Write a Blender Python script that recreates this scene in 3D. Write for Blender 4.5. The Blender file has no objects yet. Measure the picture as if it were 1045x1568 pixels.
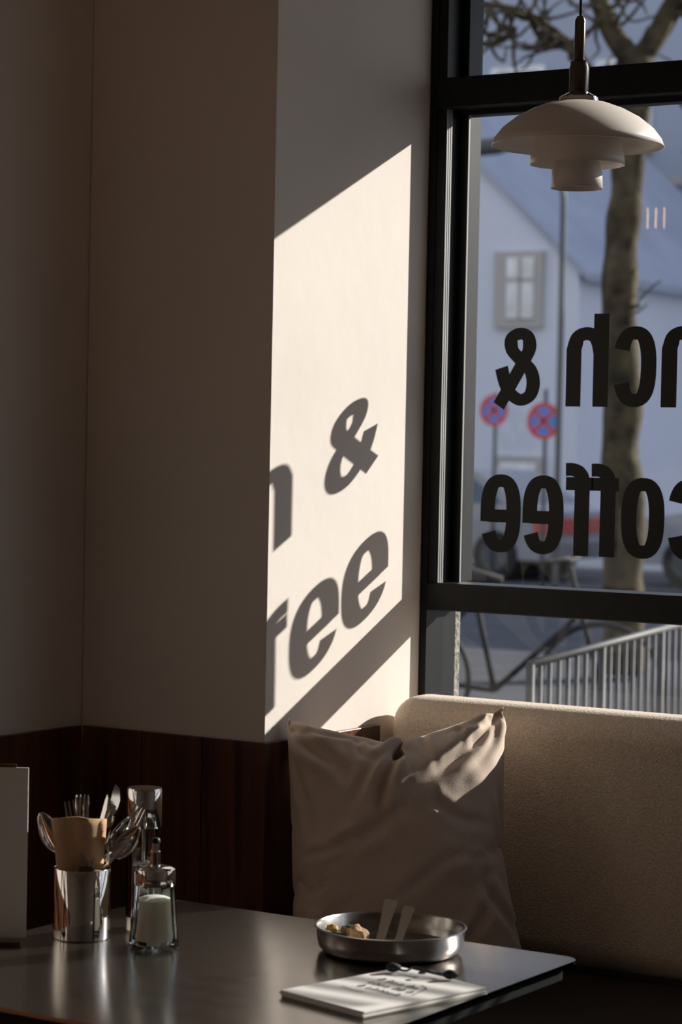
import bpy, bmesh, math, random
from mathutils import Vector, Matrix, noise, geometry
random.seed(4)
S=bpy.context.scene
COL=S.collection
R=Vector((.8434,.5373,0)); F=Vector((-.5373,.8434,0)); UP=Vector((0,0,1))
# ---------------------------------------------------------------- materials
def mat(name,col=(.5,.5,.5),rough=.5,metal=0,noise_s=0,noise_a=.15,bump=0,bump_s=50,trans=0,ior=1.45,spec=.5,sub=0,coat=0,sheen=0,bdist=.01,emit=0):
    m=bpy.data.materials.new(name); m.use_nodes=True
    nt=m.node_tree; b=nt.nodes['Principled BSDF']
    b.inputs['Base Color'].default_value=(*col,1); b.inputs['Roughness'].default_value=rough
    b.inputs['Metallic'].default_value=metal; b.inputs['Transmission Weight'].default_value=trans
    b.inputs['IOR'].default_value=ior; b.inputs['Specular IOR Level'].default_value=spec
    b.inputs['Coat Weight'].default_value=coat; b.inputs['Sheen Weight'].default_value=sheen
    if sub:
        b.inputs['Subsurface Weight'].default_value=sub; b.inputs['Subsurface Radius'].default_value=(1,.9,.8); b.inputs['Subsurface Scale'].default_value=.03
    if emit:
        b.inputs['Emission Color'].default_value=(*col,1); b.inputs['Emission Strength'].default_value=emit
    tc=nt.nodes.new('ShaderNodeTexCoord')
    if noise_s:
        n=nt.nodes.new('ShaderNodeTexNoise'); n.inputs['Scale'].default_value=noise_s; n.inputs['Detail'].default_value=5
        nt.links.new(tc.outputs['Object'],n.inputs['Vector'])
        r=nt.nodes.new('ShaderNodeValToRGB')
        r.color_ramp.elements[0].position=.3; r.color_ramp.elements[1].position=.7
        r.color_ramp.elements[0].color=(*[c*(1-noise_a) for c in col],1)
        r.color_ramp.elements[1].color=(*[min(1,c*(1+noise_a)) for c in col],1)
        nt.links.new(n.outputs['Fac'],r.inputs['Fac']); nt.links.new(r.outputs['Color'],b.inputs['Base Color'])
    if bump:
        n=nt.nodes.new('ShaderNodeTexNoise'); n.inputs['Scale'].default_value=bump_s; n.inputs['Detail'].default_value=3
        nt.links.new(tc.outputs['Object'],n.inputs['Vector'])
        bp=nt.nodes.new('ShaderNodeBump'); bp.inputs['Strength'].default_value=bump; bp.inputs['Distance'].default_value=bdist
        nt.links.new(n.outputs['Fac'],bp.inputs['Height']); nt.links.new(bp.outputs['Normal'],b.inputs['Normal'])
    return m
def wood(name,c1,c2,rough=.35):
    m=bpy.data.materials.new(name); m.use_nodes=True; nt=m.node_tree; b=nt.nodes['Principled BSDF']
    tc=nt.nodes.new('ShaderNodeTexCoord'); mp=nt.nodes.new('ShaderNodeMapping'); mp.inputs['Scale'].default_value=(14,14,.9)
    n=nt.nodes.new('ShaderNodeTexNoise'); n.inputs['Scale'].default_value=2.2; n.inputs['Detail'].default_value=8; n.inputs['Distortion'].default_value=.6
    r=nt.nodes.new('ShaderNodeValToRGB'); r.color_ramp.elements[0].position=.32; r.color_ramp.elements[1].position=.68
    r.color_ramp.elements[0].color=(*c1,1); r.color_ramp.elements[1].color=(*c2,1)
    nt.links.new(tc.outputs['Object'],mp.inputs['Vector']); nt.links.new(mp.outputs['Vector'],n.inputs['Vector'])
    nt.links.new(n.outputs['Fac'],r.inputs['Fac']); nt.links.new(r.outputs['Color'],b.inputs['Base Color'])
    b.inputs['Roughness'].default_value=rough
    return m
def glass_pane(name,tint=(.93,.95,.95),ior=1.35):
    m=bpy.data.materials.new(name); m.use_nodes=True; nt=m.node_tree; nt.nodes.clear()
    o=nt.nodes.new('ShaderNodeOutputMaterial'); mx=nt.nodes.new('ShaderNodeMixShader'); t=nt.nodes.new('ShaderNodeBsdfTransparent')
    g=nt.nodes.new('ShaderNodeBsdfGlossy'); f=nt.nodes.new('ShaderNodeFresnel'); f.inputs['IOR'].default_value=ior
    t.inputs['Color'].default_value=(*tint,1); g.inputs['Roughness'].default_value=.01
    nt.links.new(f.outputs['Fac'],mx.inputs['Fac']); nt.links.new(t.outputs[0],mx.inputs[1]); nt.links.new(g.outputs[0],mx.inputs[2])
    nt.links.new(mx.outputs[0],o.inputs['Surface'])
    return m
M={}
M['wall']=mat('plaster_warm_white',(.75,.68,.615),.85,noise_s=3,noise_a=.03,bump=.12,bump_s=22,bdist=.006)
M['walnut']=wood('walnut_panel',(.035,.013,.008),(.15,.058,.027),.3)
M['floor']=wood('oak_floor',(.09,.05,.03),(.16,.09,.055),.5)
M['black']=mat('black_steel_frame',(.010,.011,.012),.4,noise_s=40,noise_a=.2,spec=.25)
M['alu']=mat('grey_seal_profile',(.40,.40,.40),.45)
M['vinyl']=mat('dark_vinyl',(.03,.03,.03),.7,spec=.2)
M['glass']=glass_pane('window_glass')
M['boucle']=mat('boucle_fabric',(.76,.64,.51),.95,noise_s=160,noise_a=.13,bump=.6,bump_s=230,sheen=.2,bdist=.004)
M['linen']=mat('linen_fabric',(.60,.48,.385),.9,noise_s=300,noise_a=.08,bump=.2,bump_s=500,sheen=.15,bdist=.003)
M['seat']=mat('dark_leather',(.02,.014,.011),.6,bump=.2,bump_s=200)
M['chrome']=mat('polished_steel',(.80,.78,.75),.06,1,noise_s=30,noise_a=.04)
M['steel']=mat('brushed_steel',(.48,.46,.435),.22,1,noise_s=60,noise_a=.08)
M['kraft']=mat('kraft_paper',(.45,.27,.15),.85,noise_s=80,noise_a=.1)
M['paper']=mat('white_paper',(.8,.78,.75),.8,noise_s=20,noise_a=.02)
M['ink']=mat('black_ink',(.02,.02,.02),.7)
M['menu']=mat('grey_menu_card',(.66,.64,.60),.8)
M['opal']=mat('opal_lamp_shade',(.78,.72,.66),.35,noise_s=4,noise_a=.02)
M['copper']=mat('dark_bronze',(.15,.125,.11),.18,1,noise_s=60,noise_a=.1)
M['sugar']=mat('sugar',(.86,.84,.81),.9,bump=.6,bump_s=700,bdist=.002,sub=.4)
M['clear']=glass_pane('clear_glass',(.94,.955,.94),1.45)
M['pepper']=mat('peppercorns',(.06,.045,.035),.8,noise_s=250,noise_a=.7,bump=1,bump_s=250)
M['leaf']=mat('salad_leaf',(.045,.075,.02),.5,noise_s=60,noise_a=.5)
M['bread']=mat('bread_crust',(.40,.25,.13),.8,noise_s=60,noise_a=.4,bump=.6,bump_s=120)
M['yolk']=mat('yellow_pepper',(.50,.30,.06),.5)
M['bulb']=mat('warm_filament',(1,.55,.20),.5,emit=26)
tm=mat('brushed_table_steel',(.42,.395,.365),.2,1); M['table']=tm
nt=tm.node_tree; b=nt.nodes['Principled BSDF']
b.inputs['Anisotropic'].default_value=.5
tv=nt.nodes.new('ShaderNodeCombineXYZ'); tv.inputs[0].default_value=1
nt.links.new(tv.outputs[0],b.inputs['Tangent'])
tc=nt.nodes.new('ShaderNodeTexCoord'); mp=nt.nodes.new('ShaderNodeMapping'); mp.inputs['Scale'].default_value=(260,3,3)
n=nt.nodes.new('ShaderNodeTexNoise'); n.inputs['Scale'].default_value=3; n.inputs['Detail'].default_value=6
rr=nt.nodes.new('ShaderNodeMapRange'); rr.inputs['To Min'].default_value=.12; rr.inputs['To Max'].default_value=.25
nt.links.new(tc.outputs['Object'],mp.inputs['Vector']); nt.links.new(mp.outputs['Vector'],n.inputs['Vector'])
nt.links.new(n.outputs['Fac'],rr.inputs['Value']); nt.links.new(rr.outputs['Result'],b.inputs['Roughness'])
# ---------------------------------------------------------------- helpers
def link(ob,parent=None):
    COL.objects.link(ob)
    if parent: ob.parent=parent
    return ob
def empty(name,loc=(0,0,0)):
    e=bpy.data.objects.new(name,None); e.empty_display_size=.05
    return link(e)
def meshob(name,verts,faces,m,parent=None,smooth=False):
    me=bpy.data.meshes.new(name); me.from_pydata([tuple(v) for v in verts],[],faces); me.update()
    if m: me.materials.append(m)
    if smooth:
        for p in me.polygons: p.use_smooth=True
    return link(bpy.data.objects.new(name,me),parent)
def box(name,lo,hi,m,parent=None,bevel=0,seg=3,smooth=True):
    x0,y0,z0=lo;x1,y1,z1=hi
    v=[(x0,y0,z0),(x1,y0,z0),(x1,y1,z0),(x0,y1,z0),(x0,y0,z1),(x1,y0,z1),(x1,y1,z1),(x0,y1,z1)]
    f=[(0,3,2,1),(4,5,6,7),(0,1,5,4),(1,2,6,5),(2,3,7,6),(3,0,4,7)]
    o=meshob(name,v,f,m,parent)
    if bevel:
        md=o.modifiers.new('b','BEVEL'); md.width=bevel; md.segments=seg; md.limit_method='ANGLE'
        if smooth:
            for p in o.data.polygons: p.use_smooth=True
            w=o.modifiers.new('w','WEIGHTED_NORMAL'); w.keep_sharp=True
    return o
def boxes(name,lst,m,parent=None,bevel=0):
    v=[];f=[]
    for lo,hi in lst:
        k=len(v);x0,y0,z0=lo;x1,y1,z1=hi
        v+=[(x0,y0,z0),(x1,y0,z0),(x1,y1,z0),(x0,y1,z0),(x0,y0,z1),(x1,y0,z1),(x1,y1,z1),(x0,y1,z1)]
        f+=[tuple(k+i for i in q) for q in [(0,3,2,1),(4,5,6,7),(0,1,5,4),(1,2,6,5),(2,3,7,6),(3,0,4,7)]]
    o=meshob(name,v,f,m,parent)
    if bevel:
        md=o.modifiers.new('b','BEVEL'); md.width=bevel; md.segments=2
    return o
def lathe(name,prof,m,loc,parent=None,seg=64,smooth=True):
    v=[];f=[];n=len(prof)
    for i in range(seg):
        a=2*math.pi*i/seg
        for r,z in prof: v.append((loc[0]+r*math.cos(a),loc[1]+r*math.sin(a),loc[2]+z))
    for i in range(seg):
        j=(i+1)%seg
        for k in range(n-1):
            f.append((i*n+k,j*n+k,j*n+k+1,i*n+k+1))
    me=bpy.data.meshes.new(name); me.from_pydata(v,[],f)
    bm=bmesh.new(); bm.from_mesh(me); bmesh.ops.remove_doubles(bm,verts=bm.verts,dist=1e-6); bmesh.ops.recalc_face_normals(bm,faces=bm.faces)
    bm.to_mesh(me); bm.free()
    me.materials.append(m)
    if smooth:
        for p in me.polygons: p.use_smooth=True
        try: me.set_sharp_from_angle(angle=math.radians(38))
        except Exception: pass
    return link(bpy.data.objects.new(name,me),parent)
def tube(name,pts,rad,m,parent=None,seg=10,smooth=True,cap=True):
    pts=[Vector(p) for p in pts]; n=len(pts)
    rads=rad if isinstance(rad,(list,tuple)) else [rad]*n
    v=[];f=[]
    ref=Vector((0,0,1))
    t0=(pts[1]-pts[0]).normalized()
    if abs(t0.dot(ref))>.9: ref=Vector((1,0,0))
    a=t0.cross(ref).normalized()
    for i,p in enumerate(pts):
        t=(pts[min(i+1,n-1)]-pts[max(i-1,0)]).normalized()
        a=(a-t*a.dot(t)).normalized(); bb=t.cross(a)
        for s in range(seg):
            th=2*math.pi*s/seg; v.append(p+(a*math.cos(th)+bb*math.sin(th))*rads[i])
    for i in range(n-1):
        for s in range(seg):
            s2=(s+1)%seg; f.append((i*seg+s,i*seg+s2,(i+1)*seg+s2,(i+1)*seg+s))
    if cap:
        f.append(tuple(range(seg-1,-1,-1))); f.append(tuple((n-1)*seg+s for s in range(seg)))
    return meshob(name,v,f,m,parent,smooth)
def catmull(P,k=8):
    P=[Vector(p) for p in P]; out=[]
    Q=[P[0]*2-P[1]]+P+[P[-1]*2-P[-2]]
    for i in range(1,len(Q)-2):
        for j in range(k):
            t=j/k; a,b,c,d=Q[i-1],Q[i],Q[i+1],Q[i+2]
            out.append(.5*((2*b)+(c-a)*t+(2*a-5*b+4*c-d)*t*t+(3*b-a-3*c+d)*t**3))
    out.append(P[-1]); return out
def outline(name,pts,th,mtx,m,parent=None,bend=None):
    bm=bmesh.new()
    vs=[bm.verts.new((x,y,-th/2)) for x,y in pts]
    f=bm.faces.new(vs)
    r=bmesh.ops.extrude_face_region(bm,geom=[f])
    for g in r['geom']:
        if isinstance(g,bmesh.types.BMVert): g.co.z+=th
    bmesh.ops.triangulate(bm,faces=[q for q in bm.faces if len(q.verts)>4])
    bmesh.ops.recalc_face_normals(bm,faces=bm.faces)
    if bend:
        for v in bm.verts: v.co.z+=bend(v.co.x)
    bm.transform(mtx)
    me=bpy.data.meshes.new(name); bm.to_mesh(me); bm.free(); me.materials.append(m)
    return link(bpy.data.objects.new(name,me),parent)
# ---------------------------------------------------------------- throw pillow (cloth-inflated first, so frame stepping touches only it)
TL=Vector((-2.836,4.255,1.0)); TR=Vector((-2.480,4.565,1.028)); BR=Vector((-2.325,4.41,.52)); BL=Vector((-2.735,4.09,.52))
creases=[ # (u0,v0,u1,v1,depth,width)
 (.50,.95,.38,.55,.024,.035),(.52,.93,.28,.64,.012,.03),(.98,.98,.50,.64,.016,.035),(.97,.97,.66,.88,.011,.022),
 (.95,.93,.72,.70,.011,.025),(.03,.97,.32,.68,.014,.032),(.05,.95,.40,.86,.010,.022),(.03,.93,.14,.50,.009,.03),
 (.46,.62,.18,.38,.007,.035),(.80,.36,.98,.10,.012,.03),(.62,.10,.86,.34,.008,.03),(.92,.66,.97,.30,.008,.03),
 (.05,.08,.34,.34,.008,.04),(.12,.04,.10,.42,.007,.03),(.60,.62,.86,.54,.005,.03),(.36,.80,.26,.93,.009,.02),(.62,.95,.60,.74,.009,.02),(.78,.93,.70,.80,.008,.018),
 (.70,.46,.40,.30,.004,.03),(.30,.52,.05,.46,.006,.025)]
def pillow():
    N=66; v=[];f=[];idx={};uv=[]
    nrm=(TR-TL).cross(BL-TL).normalized()
    if nrm.dot(F)>0: nrm=-nrm
    for side in (1,-1):
        for i in range(N+1):
            for j in range(N+1):
                if side==-1 and (i in(0,N) or j in(0,N)): idx[(side,i,j)]=idx[(1,i,j)];continue
                u=i/N;w=j/N
                p=(BL.lerp(BR,u)).lerp(TL.lerp(TR,u),w)
                if 0<i<N and 0<j<N: p=p+nrm*side*.012*(math.sin(math.pi*u)*math.sin(math.pi*w))**.3
                idx[(side,i,j)]=len(v);v.append(tuple(p));uv.append((side,u,w))
    for side in (1,-1):
        for i in range(N):
            for j in range(N):
                q=(idx[(side,i,j)],idx[(side,i+1,j)],idx[(side,i+1,j+1)],idx[(side,i,j+1)])
                f.append(q if side==1 else q[::-1])
    o=meshob('throw_pillow',v,f,M['linen'],smooth=True)
    g=o.vertex_groups.new(name='pin')
    g.add([idx[(1,0,0)],idx[(1,N,0)],idx[(1,0,N)],idx[(1,N,N)]],1,'REPLACE')
    c=o.modifiers.new('c','CLOTH');s=c.settings
    s.quality=8;s.mass=.08;s.tension_stiffness=15;s.compression_stiffness=15;s.shear_stiffness=6;s.bending_stiffness=.18
    s.use_pressure=True;s.uniform_pressure_force=10;s.vertex_group_mass='pin'
    s.shrink_min=-.16;s.effector_weights.gravity=.28
    s.tension_damping=10;s.compression_damping=10;s.air_damping=3
    c.collision_settings.use_collision=False
    c.point_cache.frame_end=60
    S.frame_start=1;S.frame_end=60
    for fr in range(1,46): S.frame_set(fr)
    dg=bpy.context.evaluated_depsgraph_get()
    me=bpy.data.meshes.new_from_object(o.evaluated_get(dg)); o.modifiers.clear(); o.data=me
    S.frame_set(1)
    nn=[vv.normal.copy() for vv in me.vertices]
    for k,vv in enumerate(me.vertices):
        side,u,v_=uv[k]
        if side>0:
            e=min(u,1-u,v_,1-v_); ef=min(1,e*12)
            d=0
            for a,b_,c_,e_,dp,wd in creases:
                dx,dy=c_-a,e_-b_; L2=dx*dx+dy*dy
                t=((u-a)*dx+(v_-b_)*dy)/L2; tt=min(1,max(0,t))
                nx=u-(a+dx*tt); ny=v_-(b_+dy*tt)
                sd=(dx*(v_-b_)-dy*(u-a))/math.sqrt(L2)+.012*math.sin(t*6+a*9)
                ds=math.hypot(nx,ny)
                fall=max(0,1-max(0,tt-.5)/.5)
                ex=math.exp(-((max(0,ds-abs(sd)))/.02)**2)
                d-=dp*fall*math.exp(-(sd/(wd*.5))**2)*ex
                d+=dp*.75*fall*math.exp(-((abs(sd)-wd*1.25)/(wd*.75))**2)*ex*(1 if 0<=t<=1 else 0)
            q=Vector((u*5,v_*5,3.1))
            d+=.006*noise.noise(q)+.003*noise.noise(q*2.6)
            vv.co+=nn[k]*d*ef
        if vv.co.z<.462: vv.co.z=.462-(.462-vv.co.z)*.02
        if vv.co.y>4.632: vv.co.y=4.632+(vv.co.y-4.632)*.05
        if vv.co.x<-2.834: vv.co.x=-2.834
    for p in me.polygons: p.use_smooth=True
    o.modifiers.new('s','SUBSURF').render_levels=1
    return o
pillow()
# ---------------------------------------------------------------- room shell
XR=2.6; YB=-3.0; ZC=3.3; WX1=1.8
box('floor',(-3.6,YB-.1,-.1),(XR+.1,5.0,0),M['floor'])
box('ceiling',(-3.6,YB-.1,ZC),(XR+.1,5.0,ZC+.1),M['wall'])
box('wall_left',(-3.5,YB,0),(-3.34,4.985,ZC),M['wall'])
box('wall_pier',(-3.34,4.19,0),(-2.85,4.985,ZC),M['wall'],bevel=.004,seg=2)
box('wall_right',(XR,YB,0),(XR+.1,4.985,ZC),M['wall'])
box('wall_back',(-3.5,YB-.1,0),(XR+.1,YB,ZC),M['wall'])
wm=empty('wall_window')
box('spandrel',(-2.85,4.82,0),(WX1,4.98,.93),M['wall'],wm)
box('lintel',(-2.85,4.82,3.0),(WX1,4.98,ZC),M['wall'],wm)
box('side_wall',(WX1,4.82,0),(XR,4.98,ZC),M['wall'],wm)
M['plaster_ext']=mat('rough_exterior_plaster',(.20,.185,.16),.9,noise_s=60,noise_a=.7,bump=1,bump_s=90)
box('exterior_jamb',(-2.85,4.955,.93),(-2.83,4.978,3.0),M['plaster_ext'],wm)
blk=empty('sun_blocker')  # unseen overhang added to shade the upper reveal; cut short so the pendant stays sunlit
box('blocker_slab',(-3.6,4.99,3.05),(-1.62,6.31,3.13),M['black'],blk)
for i,x in enumerate((-3.4,-1.8)):
    tube('blocker_bracket_%d'%(i+1),[(x,5.02,3.6),(x,6.2,3.12)],.02,M['black'],blk,8)
def planks(name,axis,a0,a1,fixed0,fixed1,z0,z1,w=.155):
    L=[];n=max(1,round((a1-a0)/w)); s=(a1-a0)/n
    for i in range(n):
        p=a0+i*s+.0012; q=a0+(i+1)*s-.0012
        if axis=='x': L.append(((p,fixed0,z0),(q,fixed1,z1)))
        else: L.append(((fixed0,p,z0),(fixed1,q,z1)))
    return boxes(name,L,M['walnut'],bevel=.0015)
planks('trim_1','x',-3.325,-2.838,4.176,4.19,.0,.948)
planks('trim_2','y',-2.9,4.176,-3.34,-3.326,.0,.948,.16)
planks('trim_3','y',4.176,4.64,-2.85,-2.838,.0,.948,.242)
# ---------------------------------------------------------------- window
w1=empty('window_1')
Z0,ZL0,ZL1,ZU0,ZU1,ZT=.93,1.20,1.264,2.353,2.424,3.0
box('jamb_outer',(-2.849,4.82,Z0),(-2.83,4.953,ZT),M['black'],w1)
box('jamb_mid',(-2.83,4.822,ZL0),(-2.806,4.95,ZT),M['black'],w1,bevel=.0015,seg=2)
box('jamb_inner',(-2.806,4.885,ZL1),(-2.785,4.95,ZT),M['black'],w1,bevel=.0015,seg=2)
for i,(a,b_) in enumerate(((4.8245,4.829),(4.8335,4.838),(4.8425,4.847))):
    box('seal_strip_%d'%(i+1),(-2.806,a,ZL1),(-2.8045,b_,ZU0),M['alu'],w1)
box('seal_strip_4',(-2.785,4.888,ZL1),(-2.783,4.893,ZU0),M['alu'],w1)
box('transom_low',(-2.83,4.815,ZL0),(WX1,4.915,ZL1),M['black'],w1,bevel=.004)
box('transom_high',(-2.83,4.815,ZU0),(WX1,4.922,ZU1),M['black'],w1,bevel=.004)
box('transom_bead',(-2.785,4.86,ZU0-.012),(WX1,4.90,ZU0),M['black'],w1)
box('sill_frame',(-2.83,4.82,Z0),(WX1,4.92,Z0+.03),M['black'],w1)
box('head_frame',(-2.83,4.82,ZT-.05),(WX1,4.92,ZT),M['black'],w1)
for i,x in enumerate((-1.79,.15,WX1-.06)):
    box('mullion_%d'%(i+1),(x,4.82,Z0),(x+.06,4.92,ZT),M['black'],w1)
for i,(a,b_) in enumerate(((Z0,ZL0+.01),(ZL1-.01,ZU0+.01),(ZU1-.01,ZT))):
    meshob('glass_pane_%d'%(i+1),[(-2.83,4.9,a),(WX1,4.9,a),(WX1,4.9,b_),(-2.83,4.9,b_)],[(0,1,2,3)],M['glass'],w1)
# ---------------------------------------------------------------- lettering
LA,LB=.0190,.0148
def sup(cx,cy,rx,ry,a0,a1,n=40,e=2.6):
    out=[]
    for i in range(n+1):
        a=math.radians(a0+(a1-a0)*i/n); c,s=math.cos(a),math.sin(a)
        out.append((cx+rx*math.copysign(abs(c)**(2/e),c),cy+ry*math.copysign(abs(s)**(2/e),s)))
    return out
W=.106;H=.18;AS=.209
rx=W/2-LA; ry=H/2-LB; cx=W/2; cy=H/2
def cm2(P,k=8): return [(q.x,q.y) for q in catmull([(a,b_,0) for a,b_ in P],k)]
archs=cm2([(LA,.118),(LA+.006,.142),(LA+.018,.159),(cx+.004,.1645),(W-LA-.01,.156),(W-LA,.130)],6)
G={
 'o':(W,[sup(cx,cy,rx,ry,0,360,60)]),
 'c':(W,[sup(cx,cy,rx,ry,24,336,50)]),
 'e':(W,[sup(cx,cy,rx,ry,0,330,50),[(W-LA,cy+.004),(W-LA,cy-.020)],[(.02,.084),(W-LA,.084)]]),
 'n':(W,[[(LA,0),(LA,H-.003)],archs+[(W-LA,0)]]),
 'h':(W,[[(LA,0),(LA,AS)],archs+[(W-LA,0)]]),
 'u':(W,[[(W-LA,0),(W-LA,H-.003)],[(W-x,H-y) for x,y in archs]+[(LA,H-.003)]]),
 'r':(.074,[[(LA,0),(LA,H-.003)],cm2([(LA,.115),(LA+.01,.148),(.05,.162),(.072,.163)])]),
 'b':(W,[[(LA,0),(LA,AS)],sup(cx,cy,rx,ry,0,360,60)]),
 'f':(.070,[cm2([(.027,0),(.027,.08),(.027,.165),(.034,.187),(.05,.1945),(.069,.1945)]),[(0,.163),(.068,.163)]]),
 '&':(W+.004,[cm2([(.106,-.0),(.075,.05),(.042,.105),(.029,.133),(.034,.158),(.054,.166),(.075,.155),(.074,.130),(.054,.108),(.026,.083),(.0175,.052),(.026,.025),(.05,.0145),(.075,.028),(.090,.052),(.101,.088)],8)]),
}
def ribbon(path,sc=1):
    v=[];n=len(path)
    closed=(Vector(path[0])-Vector(path[-1])).length<1e-6
    for i,(x,y) in enumerate(path):
        if closed: p=path[(i-1)%(n-1)]; q=path[(i+1)%(n-1)]
        else: p=path[max(i-1,0)]; q=path[min(i+1,n-1)]
        t=Vector((q[0]-p[0],q[1]-p[1])).normalized(); nx,ny=-t.y,t.x
        k=sc/math.sqrt((nx/LA)**2+(ny/LB)**2)
        v.append((x+nx*k,y+ny*k)); v.append((x-nx*k,y-ny*k))
    f=[(2*i,2*i+1,2*i+3,2*i+2) for i in range(n-1)]
    return v,f
lv=[];lf=[]
YG=4.893
gcache={}
def gmesh(ch):
    if ch in gcache: return gcache[ch]
    V=[];Fc=[]
    for s in G[ch][1]:
        v,f=ribbon(s,.92 if ch=='&' else 1); k=len(V)
        V+= [Vector(p) for p in v]
        for q in f:
            q=[k+i for i in q]
            a=sum(V[q[i]].x*V[q[(i+1)%4]].y-V[q[(i+1)%4]].x*V[q[i]].y for i in range(4))
            Fc.append(q if a>0 else q[::-1])
    r=geometry.delaunay_2d_cdt(V,[],Fc,0,1e-5)
    tris=[tuple(q) for q,o in zip(r[2],r[5]) if len(o)>0]
    gcache[ch]=([(p.x,p.y) for p in r[0]],tris)
    return gcache[ch]
def glyph(ch,Xr,z0):
    V,Fc=gmesh(ch); k=len(lv)
    lv.extend((Xr-x,YG,z0+y) for x,y in V); lf.extend(tuple(k+i for i in q) for q in Fc)
r1=1.674; r2=1.337
for ch,x in (('&',-2.586),('h',-2.414),('c',-2.296),('n',-2.178),('u',-2.06),('r',-1.968),('b',-1.85)): glyph(ch,x,r1)
for ch,x in (('e',-2.628),('e',-2.518),('f',-2.446),('f',-2.381),('o',-2.268),('c',-2.155)): glyph(ch,x,r2)
for i in range(8):  # bars added out of view to throw stripe shadows on the booklet
    k=len(lv); z=1.50+i*.034; x0=-1.16; x1=-.70-.05*((i*7)%3)
    lv.extend([(x0,YG,z),(x1,YG,z),(x1,YG,z+.014),(x0,YG,z+.014)]); lf.append((k,k+1,k+2,k+3))
for ch,x in (('&',-1.30),('h',-1.19),('c',-1.07),('n',-.95),('u',-.83),('r',-.74),('b',-.62)): glyph(ch,x,1.82)  # repeated word added out of view, only for its shadow pattern indoors
meshob('window_lettering_and_shadow_bars',lv,lf,M['vinyl'])
# ---------------------------------------------------------------- bench
bn=empty('bench')
box('backrest',(-2.836,4.645,.455),(.3,4.812,1.014),M['boucle'],bn,bevel=.065,seg=8)
box('seat',(-2.836,4.06,.33),(.3,4.70,.452),M['seat'],bn,bevel=.03,seg=5)
box('base',(-2.83,4.12,.0),(.28,4.70,.33),M['walnut'],bn)
# ---------------------------------------------------------------- table
tb=empty('table')
def rrect(x0,y0,x1,y1,r,n=8):
    P=[]
    for cxx,cyy,a in ((x1-r,y1-r,0),(x0+r,y1-r,90),(x0+r,y0+r,180),(x1-r,y0+r,270)):
        for i in range(n+1):
            t=math.radians(a+90*i/n); P.append((cxx+r*math.cos(t),cyy+r*math.sin(t)))
    return P
top=outline('top',rrect(-2.605,2.68,-1.755,3.51,.03),.006,Matrix.Translation((0,0,.747)),M['table'],tb)
outline('underside',rrect(-2.59,2.695,-1.77,3.495,.03),.024,Matrix.Translation((0,0,.7315)),M['black'],tb)
lathe('column',[(0,.02),(.035,.02),(.035,.72),(.0,.72)],M['black'],(-2.18,3.1,0),tb)
lathe('foot',[(0,0),(.24,0),(.24,.012),(.05,.03),(0,.03)],M['black'],(-2.18,3.1,0),tb)
TZ=.7502
# ---------------------------------------------------------------- cutlery cup
C0=Vector((-2.497,3.143,0))
def L(r,f,z,c=C0): return c+R*r+F*f+Vector((0,0,z))
cup=empty('cutlery_holder')
lathe('cup',[(0,0),(.0455,0),(.0475,.002),(.0475,.1155),(.0468,.1165),(.0460,.1155),(.0460,.004),(0,.004)],M['chrome'],(C0.x,C0.y,TZ),cup)
def frame(base,tip,facing=-F,roll=0):
    x=(tip-base).normalized(); z=(facing-x*facing.dot(x)).normalized(); y=z.cross(x)
    m=Matrix((( x.x,y.x,z.x,base.x),(x.y,y.y,z.y,base.y),(x.z,y.z,z.z,base.z),(0,0,0,1)))
    return m@Matrix.Rotation(roll,4,'X')
def fork(name,base,tip,roll=0,par=cup):
    k=(tip-base).length
    half=[(0,.006),(.02,.0072),(k*.35,.0045),(k*.62,.003),(k*.70,.004),(k*.745,.0115),(k*.80,.0125)]
    up=half+[(k*.985,.0118),(k,.0105),(k*.985,.0088),(k*.82,.0082),(k*.815,.0062),(k*.985,.0052),(k,.0038),(k*.985,.0022),(k*.82,.0016)]
    pts=up+[(x,-y) for x,y in up[::-1]]
    outline(name,pts,.0016,frame(base,tip,roll=roll),M['chrome'],par,bend=lambda x:.012*math.sin(max(0,(x/k-.6))/.4*math.pi))
def knife(name,base,tip,roll=0,par=cup,m=None):
    k=(tip-base).length
    pts=[(0,.006),(0,-.006),(k*.5,-.005),(k*.53,-.008),(k*.9,-.0095),(k*.98,-.003),(k,.005),(k*.95,.007),(k*.53,.006),(k*.5,.005)]
    outline(name,pts,.0026,frame(base,tip,roll=roll),m or M['chrome'],par)
def spoon(name,base,tip,roll=0,par=cup):
    k=(tip-base).length; v=[];f=[]
    def hw(s):
        if s<.66: return .0062-(.0036)*(s/.66)
        t=(s-.66)/.34
        return .0026+.0165*(math.sin(math.pi*min(1,t)**.8)**.7 if 0<t<1 else 0)
    ns=50; nc=8
    m4=frame(base,tip,roll=roll)
    for i in range(ns+1):
        s=i/ns; w=hw(s); t=max(0,(s-.66)/.34)
        dep=.009*math.sin(math.pi*t)**.8 if 0<t<1 else 0
        for j in range(nc+1):
            c=2*j/nc-1
            v.append(m4@Vector((s*k,c*w,-dep*(1-c*c)+.006*math.sin(max(0,s-.5)*math.pi))))
    for i in range(ns):
        for j in range(nc):
            a=i*(nc+1)+j; f.append((a,a+1,a+nc+2,a+nc+1))
    o=meshob(name,v,f,M['chrome'],par,True)
    md=o.modifiers.new('s','SOLIDIFY'); md.thickness=.0014
fork('fork_1',L(.012,.012,.765),L(-.022,.004,.978),.2)
fork('fork_2',L(.018,.020,.765),L(-.004,.018,.985),-.3)
fork('fork_3',L(-.022,.012,.775),L(.094,.02,.968),.5)
spoon('spoon_1',L(.024,0,.765),L(-.074,.004,.955),.5)
spoon('spoon_2',L(-.03,-.006,.785),L(.096,-.002,.935),-.5)
spoon('spoon_3',L(-.02,-.012,.775),L(.072,.0,.955),.9)
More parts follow.
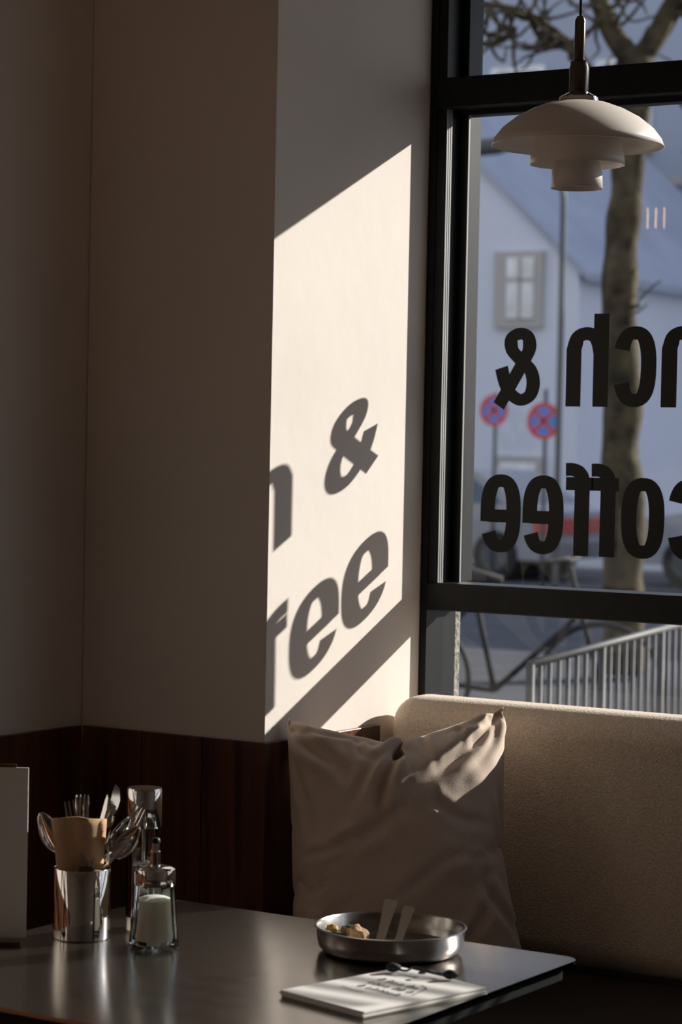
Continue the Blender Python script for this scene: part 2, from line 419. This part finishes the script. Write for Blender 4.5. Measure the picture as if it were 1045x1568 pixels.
knife('knife_1',L(-.008,.026,.765),L(.055,.03,1.0),.4)
knife('knife_2',L(-.016,.02,.765),L(.040,.016,.985),-1.1)
fork('fork_4',L(-.01,-.006,.765),L(.012,-.022,.90),.2)
nv=[];nf=[];NN=14
for i in range(NN+1):
    for j in range(NN+1):
        s=i/NN*2-1; t=j/NN
        hw_=.030+.016*t
        r=-.006*t+s*hw_; ff=-.026+ .018*s*s+.004*math.sin(s*5+t*3)-.004*t
        nv.append(L(r,ff,.77+.185*t-.006*abs(s)*(t)))
for i in range(NN):
    for j in range(NN):
        a=i*(NN+1)+j; nf.append((a,a+NN+1,a+NN+2,a+1))
o=meshob('paper_napkin',nv,nf,M['kraft'],cup,True); md=o.modifiers.new('s','SOLIDIFY'); md.thickness=.003
# ---------------------------------------------------------------- pepper mill
P0=(-2.461,3.262,TZ)
pm=empty('pepper_mill')
lathe('base',[(0,0),(.029,0),(.0295,.002),(.0295,.022),(0,.022)],M['chrome'],P0,pm)
lathe('body',[(.0285,.022),(.0285,.172),(.0262,.172),(.0262,.0225),(.0285,.022)],M['clear'],P0,pm)
lathe('peppercorn_fill',[(0,.024),(.0255,.024),(.0255,.11),(0,.118)],M['pepper'],P0,pm)
lathe('spindle',[(0,.1),(.004,.1),(.004,.175),(0,.175)],M['chrome'],P0,pm)
lathe('cap',[(0,.173),(.0285,.173),(.030,.176),(.030,.236),(.0285,.2395),(0,.2395)],M['chrome'],P0,pm)
# ---------------------------------------------------------------- sugar dispenser
S0=(-2.349,3.146,TZ)
sd=empty('sugar_dispenser')
lathe('glass_jar',[(0,0),(.038,0),(.0415,.004),(.040,.016),(.0365,.045),(.0335,.085),(.0325,.104),(.0300,.104),(.0310,.085),(.0338,.045),(.037,.016),(.035,.008),(0,.008)],M['clear'],S0,sd,seg=10,smooth=False)
lathe('sugar',[(0,.0095),(.0335,.0095),(.0345,.018),(.0315,.045),(.0288,.080),(.02,.084),(0,.088)],M['sugar'],S0,sd,seg=20)
lathe('lid',[(0,.1045),(.0335,.1045),(.0340,.108),(.0340,.124),(.0325,.130),(.026,.134),(.010,.137),(.0,.137)],M['chrome'],S0,sd)
lathe('spout',[(.0085,.136),(.0085,.158),(.0068,.160),(.0065,.172),(.0045,.172),(.0045,.136)],M['chrome'],S0,sd,seg=32)
lathe('spout_flap',[(0,.1725),(.0078,.1725),(.0082,.176),(.006,.180),(0,.181)],M['black'],S0,sd,seg=32)
# ---------------------------------------------------------------- bowl with leftovers
B0=Vector((-2.03,3.363,TZ))
bw=empty('steel_bowl')
lathe('bowl',[(0,0),(.100,0),(.110,.0025),(.1175,.010),(.1205,.022),(.1215,.040),(.1235,.0425),(.1250,.0420),(.1212,.043),(.1190,.040),(.1170,.022),(.112,.010),(.100,.0045),(0,.0035)],M['steel'],B0,bw,seg=96)
def LB_(r,f,z): return B0+R*r+F*f+Vector((0,0,z))
def hnd(name,base,tip,w,par):
    k=(tip-base).length
    pts=[(0,w*.55),(0,-w*.55),(k*.5,-w*.7),(k*.95,-w),(k,-w*.8),(k,w*.8),(k*.95,w),(k*.5,w*.7)]
    o=outline(name,pts,.003,frame(base,tip,facing=(-F+UP*.9)),M['chrome'],par)
hnd('knife_handle',LB_(-.022,-.045,.010),LB_(.002,.075,.070),.0115,bw)
hnd('fork_handle',LB_(.008,-.035,.010),LB_(.032,.070,.060),.010,bw)
outline('knife_blade',[(0,.006),(.05,.008),(.085,.003),(.088,-.006),(0,-.006)],.002,frame(LB_(-.012,-.02,.006),LB_(-.05,-.075,.006),facing=UP),M['chrome'],bw)
def blob(name,c,s,m,seed=0):
    bm=bmesh.new(); bmesh.ops.create_icosphere(bm,subdivisions=3,radius=1)
    for v in bm.verts:
        d=1+.45*noise.noise(v.co*1.6+Vector((seed,0,0)))
        v.co=Vector((v.co.x*s[0],v.co.y*s[1],v.co.z*s[2]))*d+c
    me=bpy.data.meshes.new(name); bm.to_mesh(me); bm.free(); me.materials.append(m)
    for p in me.polygons: p.use_smooth=True
    link(bpy.data.objects.new(name,me),bw)
blob('bread_crust_1',LB_(-.056,.0,.024),(.020,.015,.016),M['bread'],1)
blob('bread_crust_2',LB_(-.075,.025,.020),(.014,.018,.012),M['bread'],5)
blob('pepper_piece',LB_(-.096,.022,.032),(.011,.009,.006),M['yolk'],7)
for i in range(5):
    c=LB_(-.095+.012*i+random.uniform(-.006,.006),.03+random.uniform(-.03,.02),.020+random.uniform(0,.012))
    blob('leaf_%d'%(i+1),c,(.014,.010,.005),M['leaf'],10+i*3)
# ---------------------------------------------------------------- booklet
bk=empty('menu_booklet')
A=-math.radians(14.5)
mt=Matrix.Translation((-1.872,3.085,TZ))@Matrix.Rotation(A,4,'Z')
for i in range(4):
    w,h=.090,.128
    o=outline('page_%d'%(i+1),[(-w,-h),(w,-h),(w,h),(-w,h)],.0022,mt@Matrix.Translation((.0015*math.sin(i*2.1),.002*math.cos(i*1.7),.0014+i*.0026))@Matrix.Rotation(.004*(i-1.5),4,'Z'),M['paper'],bk)
iv=[];ifc=[]
def stroke(P,w):
    P=catmull([(a,b_,0) for a,b_ in P],6); n=len(P); k=len(iv)
    for i,p in enumerate(P):
        t=(P[min(i+1,n-1)]-P[max(i-1,0)]).normalized(); nn=Vector((-t.y,t.x,0))*w
        iv.append(mt@(p+nn+Vector((0,0,.0112)))); iv.append(mt@(p-nn+Vector((0,0,.0112))))
    for i in range(n-1): ifc.append((k+2*i,k+2*i+1,k+2*i+3,k+2*i+2))
for row,yy in enumerate((.035,.008,-.019)):
    x=-.05+.006*row
    while x<.04:
        hh=random.uniform(.006,.016)
        stroke([(x,yy),(x+.003,yy+hh),(x+.006,yy+.004),(x+.002,yy-.002),(x+.008,yy+.001),(x+.010,yy+hh*.6)],.0009)
        x+=.0105+random.choice((0,.002,.008))
stroke([(-.05,-.04),(-.02,-.045),(.0,-.042)],.0010)
stroke([(.02,.06),(.04,.05),(.05,.03),(.06,.0)],.0009)
meshob('printed_heading',iv,ifc,M['ink'],bk)
# ---------------------------------------------------------------- earphones
ep=empty('earphones')
Q0=Vector((-1.87,3.175,TZ+.015))
cord=catmull([Q0+R*a+F*b_+Vector((0,0,c)) for a,b_,c in ((-.035,.035,.004),(-.015,.022,.002),(.0,.032,.006),(.015,.012,.002),(.005,.0,.004),(.02,-.002,.008),(.035,.008,.002),(.05,-.006,.003))],8)
tube('cord',cord,.0017,M['ink'],ep,8)
for i,(a,b_) in enumerate(((-.035,.035),(.052,-.008))):
    c=Q0+R*a+F*b_+Vector((0,0,.004))
    tube('ear_tip_%d'%(i+1),[c-R*.010,c-R*.006,c,c+R*.007,c+R*.013],[.003,.006,.0078,.006,.003],M['ink'],ep,14)
# ---------------------------------------------------------------- standing menu card at left
mc=empty('menu_holder')
c0=Vector((-2.546,3.059,TZ))
def slab(name,p,dv,th,z0,h,m,par):
    n=Vector((dv.y,-dv.x,0)).normalized()*th
    v=[p,p+dv,p+dv+n,p+n]; v=[q+Vector((0,0,z0)) for q in v]+[q+Vector((0,0,h)) for q in v]
    return meshob(name,v,[(0,3,2,1),(4,5,6,7),(0,1,5,4),(1,2,6,5),(2,3,7,6),(3,0,4,7)],m,par)
slab('card',c0,-R*.07,.003,.006,.286,M['menu'],mc)
slab('backing',c0+F*.004-R*.02,-R*.05,-.003,.006,.291,M['walnut'],mc)
slab('foot',c0-F*.012-R*.004,-R*.062,-.026,0,.006,M['walnut'],mc)
# ---------------------------------------------------------------- pendant lamp
pl=empty('pendant_lamp')
DZ=-.009
LP=(-2.057,4.02,DZ)
def shade(name,prof,th=.002):
    o=lathe(name,prof,M['opal'],LP,pl,seg=96); md=o.modifiers.new('s','SOLIDIFY'); md.thickness=th; md.offset=0
shade('shade_top',[(.030,2.228),(.055,2.224),(.085,2.213),(.115,2.197),(.140,2.177),(.154,2.159),(.159,2.146)])
shade('shade_middle',[(.030,2.190),(.055,2.184),(.073,2.170),(.082,2.150),(.086,2.125),(.087,2.112)])
shade('shade_lower',[(.016,2.135),(.030,2.131),(.040,2.118),(.0455,2.098),(.0475,2.068)])
lathe('cap',[(0,2.246),(.018,2.246),(.036,2.236),(.038,2.229),(.0,2.229)],M['chrome'],LP,pl)
lathe('socket_cover',[(0,2.244),(.0185,2.244),(.0185,2.290),(.0165,2.297),(.0165,2.302),(.010,2.306),(.010,2.378),(.006,2.386),(0,2.386)],M['copper'],LP,pl,seg=40)
lathe('socket_core',[(0,2.10),(.012,2.10),(.014,2.2),(.014,2.23),(0,2.23)],M['opal'],LP,pl,seg=24)
for i in range(3):
    a=i*2.094+.4; c,s=math.cos(a),math.sin(a)
    tube('strut_%d'%(i+1),[(LP[0]+c*.033,LP[1]+s*.033,2.23+DZ),(LP[0]+c*.034,LP[1]+s*.034,2.13+DZ)],.0018,M['chrome'],pl,8)
tube('cord',[(LP[0],LP[1],2.37),(LP[0],LP[1],3.28)],.0025,M['black'],pl,8)
lathe('ceiling_rose',[(0,3.26),(.05,3.265),(.055,3.299),(0,3.299)],M['opal'],(LP[0],LP[1],0),pl,seg=32)
sc=empty('wall_lamp')
lathe('plate',[(0,-.03),(.03,-.03),(.03,.03),(0,.03)],M['copper'],(-3.308,3.2,2.2),sc,seg=32)
tube('arm',catmull([(-3.30,3.2,2.2),(-3.2,3.2,2.18),(-3.12,3.2,2.19),(-3.11,3.2,2.235)],6),.006,M['copper'],sc,10)
lathe('tray',[(0,2.232),(.04,2.232),(.042,2.24),(0,2.24)],M['copper'],(-3.11,3.2,0),sc,seg=32)
for i in range(3):
    px=-3.11+(i-1)*.030; py=3.2+(i-1)*.006
    tube('filament_%d'%(i+1),[(px,py,2.242),(px,py,2.25),(px,py,2.30),(px,py,2.306)],[.002,.003,.003,.002],M['bulb'],sc,10)
# ---------------------------------------------------------------- exterior
M['asphalt']=mat('asphalt',(.055,.06,.07),.9,noise_s=2,noise_a=.3)
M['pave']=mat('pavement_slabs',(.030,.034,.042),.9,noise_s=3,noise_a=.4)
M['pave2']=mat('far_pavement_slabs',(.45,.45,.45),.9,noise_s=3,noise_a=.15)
M['facB']=mat('facade_blue_grey',(.38,.42,.51),.9,noise_s=.3,noise_a=.06)
M['facA']=mat('facade_pale',(.66,.69,.77),.9,noise_s=.4,noise_a=.04)
M['roof']=mat('roof_slate',(.36,.395,.48),.8,noise_s=1,noise_a=.1)
M['trimw']=mat('window_trim_beige',(.44,.42,.39),.7)
M['dglass']=mat('dark_window_glass',(.07,.13,.20),.15)
M['curtain']=mat('curtained_window',(.85,.84,.80),.4,noise_s=3,noise_a=.25)
M['bark']=mat('mossy_bark',(.060,.046,.024),.95,noise_s=7,noise_a=.75,bump=1,bump_s=18)
M['signred']=mat('sign_red',(.75,.06,.06),.5); M['signblue']=mat('sign_blue',(.10,.28,.70),.5)
M['grey']=mat('galvanised_steel',(.10,.105,.11),.6,.2)
M['carblue']=mat('car_paint_blue',(.05,.08,.15),.25,coat=1); M['carwhite']=mat('car_paint_silver',(.28,.29,.32),.3,coat=1); M['carred']=mat('tail_light_red',(.5,.08,.07),.3)
M['tyre']=mat('tyre_rubber',(.02,.02,.02),.8)
M['railw']=mat('painted_rail',(.06,.06,.06),.6)
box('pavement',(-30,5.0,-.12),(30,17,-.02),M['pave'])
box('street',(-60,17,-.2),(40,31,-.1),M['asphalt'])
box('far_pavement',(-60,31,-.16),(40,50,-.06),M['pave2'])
hb=empty('apartment_building')
box('facade',(-45,42,-.05),(10,50,11.5),M['facB'],hb)
wl=[];tl=[];sl_=[]
for X in [-39.4+i*2.3 for i in range(18)]:
    for Z in (1.4,4.4,7.5,):
        wl.append(((X,41.93,Z),(X+.44,41.99,Z+1.5))); wl.append(((X+.52,41.93,Z),(X+.96,41.99,Z+1.5)))
        tl.append(((X-.12,41.95,Z-.12),(X+1.08,42.0,Z+1.62)))
        sl_.append(((X-.18,41.85,Z-.2),(X+1.14,42.0,Z-.12)))
boxes('window_trim',tl,M['curtain'],hb); boxes('window_glass',wl,M['dglass'],hb); boxes('window_sills',sl_,M['trimw'],hb)
boxes('string_courses',[((-45,41.9,3.55),(10,42,3.7)),((-45,41.9,6.65),(10,42,6.8))],M['trimw'],hb)
ha=empty('gabled_house')
zb=-.058
v=[(-24,32,zb),(-16.3,32,zb),(-16.3,32,4.28),(-20.15,32,7.7),(-24,32,4.28)]
v+=[(x,40,z) for x,_,z in v]
meshob('walls',v,[(0,1,2,3,4),(9,8,7,6,5),(0,5,6,1),(1,6,7,2),(4,9,5,0)],M['facA'],ha)
meshob('roof',[(-16.1,31.9,4.1),(-20.15,31.9,7.75),(-24.2,31.9,4.1),(-16.1,40,4.1),(-20.15,40,7.75),(-24.2,40,4.1),
 (-16.1,31.9,4.22),(-20.15,31.9,7.9),(-24.2,31.9,4.22),(-16.1,40,4.22),(-20.15,40,7.9),(-24.2,40,4.22)],
 [(0,1,7,6),(1,2,8,7),(6,7,10,9),(7,8,11,10),(0,3,4,1),(1,4,5,2),(0,6,9,3),(2,5,11,8)],M['roof'],ha)
boxes('window_trim',[((-17.68,31.9,3.42),(-16.87,32.0,4.56)),((-20,31.9,1.0),(-19,32,2.2)),((-17.6,31.9,.5),(-16.8,32,1.5))],M['trimw'],ha)
boxes('window_glass',[((-17.45,31.87,3.56),(-17.0,31.9,4.46)),((-19.9,31.87,1.1),(-19.1,31.9,2.1)),((-17.5,31.87,.6),(-16.9,31.9,1.4))],M['curtain'],ha)
boxes('window_bars',[((-17.24,31.84,3.56),(-17.20,31.87,4.46)),((-17.45,31.84,4.12),(-17.0,31.87,4.16))],M['trimw'],ha)
# tree
tr=empty('street_tree')
TB=Vector((-7.5,15.4,0))
def T(px,py,dep=0): return TB+R*((px-955)/218)+F*dep+Vector((0,0,1.57+(695-py)/218))
def branch(name,P,r0,r1):
    pts=catmull(P,6); n=len(pts)
    pts=[p+Vector((noise.noise(p*3),noise.noise(p*3+Vector((9,0,0))),0))*.03 for p in pts]
    tube(name,pts,[r0+(r1-r0)*i/(n-1) for i in range(n)],M['bark'],tr,10)
tp=catmull([T(965,1034),T(966,850),T(958,640),T(952,430),T(962,250),T(966,90)],10)
tube('trunk',[p+Vector((noise.noise(p*2.5),noise.noise(p*2.5+Vector((5,0,0))),0))*.04 for p in tp],[.155-.05*i/(len(tp)-1)+.009*math.sin(i*1.3) for i in range(len(tp))],M['bark'],tr,20)
branch('branch_1',[T(966,100),T(925,40),T(890,-40),T(860,-200)],.09,.04)
branch('branch_2',[T(968,100),T(1010,30),T(1060,-60),T(1120,-200)],.09,.04)
branch('branch_3',[T(955,190),T(900,120),T(850,60),T(790,25),T(700,5)],.055,.018)
branch('branch_4',[T(968,160),T(1030,150),T(1100,190),T(1160,170)],.035,.012)
k=5
for st in ((860,70),(830,45),(800,30),(770,22),(900,115),(930,50),(900,-20),(1020,20),(1050,-30),(1080,180),(960,470),(850,60),(880,95),(745,15),(910,20),(1040,10),(740,60),(780,50)):
    for q in range(4):
        a=random.uniform(0,2*math.pi); ln=random.uniform(50,130)
        p1=T(*st); dx,dy=math.cos(a),math.sin(a)
        if st==(960,470): ln*=.4
        P=[p1,T(st[0]+dx*ln*.35,st[1]+dy*ln*.35+8,random.uniform(-.2,.2)),T(st[0]+dx*ln*.7+random.uniform(-15,15),st[1]+dy*ln*.7,random.uniform(-.4,.4)),T(st[0]+dx*ln,st[1]+dy*ln-14,random.uniform(-.5,.5))]
        branch('branch_%d'%k,P,.017,.005); k+=1
def disc(name,c,r,y,m,par,r2=0,n=40):
    v=[];f=[]
    for i in range(n):
        a=2*math.pi*i/n
        v.append((c[0]+r*math.cos(a),y,c[1]+r*math.sin(a)))
        v.append((c[0]+r2*math.cos(a),y,c[1]+r2*math.sin(a)))
    for i in range(n):
        j=(i+1)%n; f.append((2*i,2*j,2*j+1,2*i+1))
    meshob(name,v,f,m,par)
def sign(X,Y,Z,r,top):
    s=empty('no_stopping_sign')
    disc('blue_face',(X,Z),r,Y,M['signblue'],s); disc('red_ring',(X,Z),r,Y-.006,M['signred'],s,r*.78)
    for a in (45,135):
        c,sn=math.cos(math.radians(a)),math.sin(math.radians(a)); w=r*.11; l=r*.8
        meshob('red_bar_%d'%a,[(X+c*l-sn*w,Y-.005,Z+sn*l+c*w),(X-c*l-sn*w,Y-.005,Z-sn*l+c*w),(X-c*l+sn*w,Y-.005,Z-sn*l-c*w),(X+c*l+sn*w,Y-.005,Z+sn*l-c*w)],[(0,1,2,3)],M['signred'],s)
    tube('post',[(X,Y+.04,-.1),(X,Y+.04,top)],.025,M['grey'],s,12)
sign(-13.1,24.9,1.93,.215,2.3)
sign(-14.70,26.6,2.08,.20,2.3)
lp=empty('street_lamp')
tube('post',catmull([(-12.75,24.6,-.1),(-12.75,24.6,2),(-12.75,24.6,4),(-12.78,24.6,4.6),(-13.0,24.6,4.95),(-13.5,24.6,5.1)],8),.035,M['grey'],lp,12)
tube('lamp_head',[(-13.4,24.6,5.1),(-13.6,24.6,5.1),(-13.9,24.55,5.08),(-14.0,24.55,5.07)],[.05,.1,.1,.04],M['grey'],lp,12)
def car(name,X,Y,m,ang=0):
    e=empty(name); mt_=Matrix.Translation((X,Y,-.1))@Matrix.Rotation(ang,4,'Z')@Matrix.Rotation(math.pi/2,4,'X')
    body=[(-2.1,.28),(-2.15,.6),(-2.0,.85),(-1.2,.98),(-.6,1.4),(.1,1.48),(1.0,1.42),(1.7,1.0),(2.1,.9),(2.15,.5),(2.1,.28)]
    outline('body',body,1.7,mt_,m,e)
    outline('side_windows',[(-1.0,.98),(-.52,1.33),(.1,1.41),(.95,1.35),(1.45,1.0)],1.72,mt_,M['dglass'],e)
    outline('tail_lights',[(1.9,.62),(2.17,.62),(2.17,.82),(1.9,.82)],1.73,mt_,M['carred'],e)
    for i,x in enumerate((-1.35,1.35)):
        outline('wheels_%d'%(i+1),[(x+.32*math.cos(t*math.pi/12),.32+.32*math.sin(t*math.pi/12)) for t in range(24)],1.76,mt_,M['tyre'],e)
        outline('hubs_%d'%(i+1),[(x+.19*math.cos(t*math.pi/12),.32+.19*math.sin(t*math.pi/12)) for t in range(24)],1.78,mt_,M['grey'],e)
car('parked_car',-16.4,28.2,M['carwhite']); car('parked_car',-11.2,28.6,M['carwhite']); car('parked_car',-21.5,28.4,M['carblue'])
bc=empty('bicycle')
BC=Vector((-6.15,11.3,-.003)); bd=Vector((.96,.28,0)).normalized()
def Bp(a,z): return BC+bd*a+Vector((0,0,z))
for i,a in enumerate((-.52,.52)):
    tube('tyre_%d'%(i+1),[Bp(a+.33*math.cos(t*math.pi/20),.345+.33*math.sin(t*math.pi/20)) for t in range(41)],.016,M['tyre'],bc,8,cap=False)
    for s in range(10):
        t=s*math.pi/5; tube('spoke_%d_%d'%(i,s),[Bp(a,.345),Bp(a+.32*math.cos(t),.345+.32*math.sin(t))],.0015,M['grey'],bc,4)
for i,(p,q) in enumerate((((-.52,.345),(-.05,.30)),((-.05,.30),(-.18,.86)),((-.52,.345),(-.17,.78)),((-.17,.78),(.36,.80)),((-.05,.30),(.38,.70)),((.52,.345),(.34,.98)))):
    tube('frame_tube_%d'%(i+1),[Bp(*p),Bp(*q)],.016,M['tyre'],bc,8)
tube('saddle',[Bp(-.30,.90),Bp(-.18,.90),Bp(-.02,.89)],[.07,.05,.02],M['tyre'],bc,10)
nb=Vector((-bd.y,bd.x,0))
tube('handlebar',catmull([Bp(.26,1.0)+nb*.28,Bp(.36,1.02)+nb*.15,Bp(.34,1.0),Bp(.36,1.02)-nb*.15,Bp(.26,1.0)-nb*.28],5),.013,M['tyre'],bc,8)
rl=empty('railing')
pa=Vector((-3.42,6.45,0)); pb=Vector((-4.05,9.6,0))
tube('top_rail',[pa+UP*.93,pb+UP*.93],.014,M['railw'],rl,10); tube('bottom_rail',[pa+UP*.12,pb+UP*.12],.012,M['railw'],rl,10)
for i in range(32):
    p=pa.lerp(pb,i/31); tube('bar_%d'%(i+1),[p+UP*(-.02 if i%8==0 else .12),p+UP*.93],.008 if i%8 else .014,M['railw'],rl,8)
# ---------------------------------------------------------------- light
w=bpy.data.worlds.new('World'); S.world=w; w.use_nodes=True
nt=w.node_tree; bg=nt.nodes['Background']
tc=nt.nodes.new('ShaderNodeTexCoord'); sp=nt.nodes.new('ShaderNodeSeparateXYZ'); rp=nt.nodes.new('ShaderNodeValToRGB')
rp.color_ramp.elements[0].color=(.95,.95,.98,1); rp.color_ramp.elements[1].color=(.56,.66,.92,1); rp.color_ramp.elements[1].position=.8
nt.links.new(tc.outputs['Generated'],sp.inputs[0]); nt.links.new(sp.outputs['Z'],rp.inputs['Fac']); nt.links.new(rp.outputs['Color'],bg.inputs['Color'])
bg.inputs['Strength'].default_value=.92
sl=bpy.data.lights.new('sun','SUN'); sl.energy=8.4; sl.angle=math.radians(.53); sl.color=(1,.935,.86)
so=bpy.data.objects.new('sun',sl); link(so); so.location=(6,14,8)
so.rotation_mode='QUATERNION'; so.rotation_quaternion=Vector((-1,-1.857,-.887)).to_track_quat('-Z','Y')
# ---------------------------------------------------------------- camera
cd=bpy.data.cameras.new('camera'); co=bpy.data.objects.new('camera',cd); link(co); S.camera=co
cd.sensor_fit='VERTICAL'; cd.sensor_height=36; cd.sensor_width=24; cd.lens=85; cd.clip_end=300
p=math.radians(1.516); ro=.02
f=(F*math.cos(p)-UP*math.sin(p)).normalized(); r=R.copy(); u=r.cross(f)
r2_=r*math.cos(ro)+u*math.sin(ro); u2=u*math.cos(ro)-r*math.sin(ro)
m=Matrix(((r2_.x,u2.x,-f.x,0),(r2_.y,u2.y,-f.y,0),(r2_.z,u2.z,-f.z,1.57),(0,0,0,1)))
co.matrix_world=m
cd.dof.use_dof=True; cd.dof.focus_distance=4.7; cd.dof.aperture_fstop=5.6
try:
    S.view_settings.view_transform='Standard'; S.view_settings.look='None'
except Exception as e: print(e)
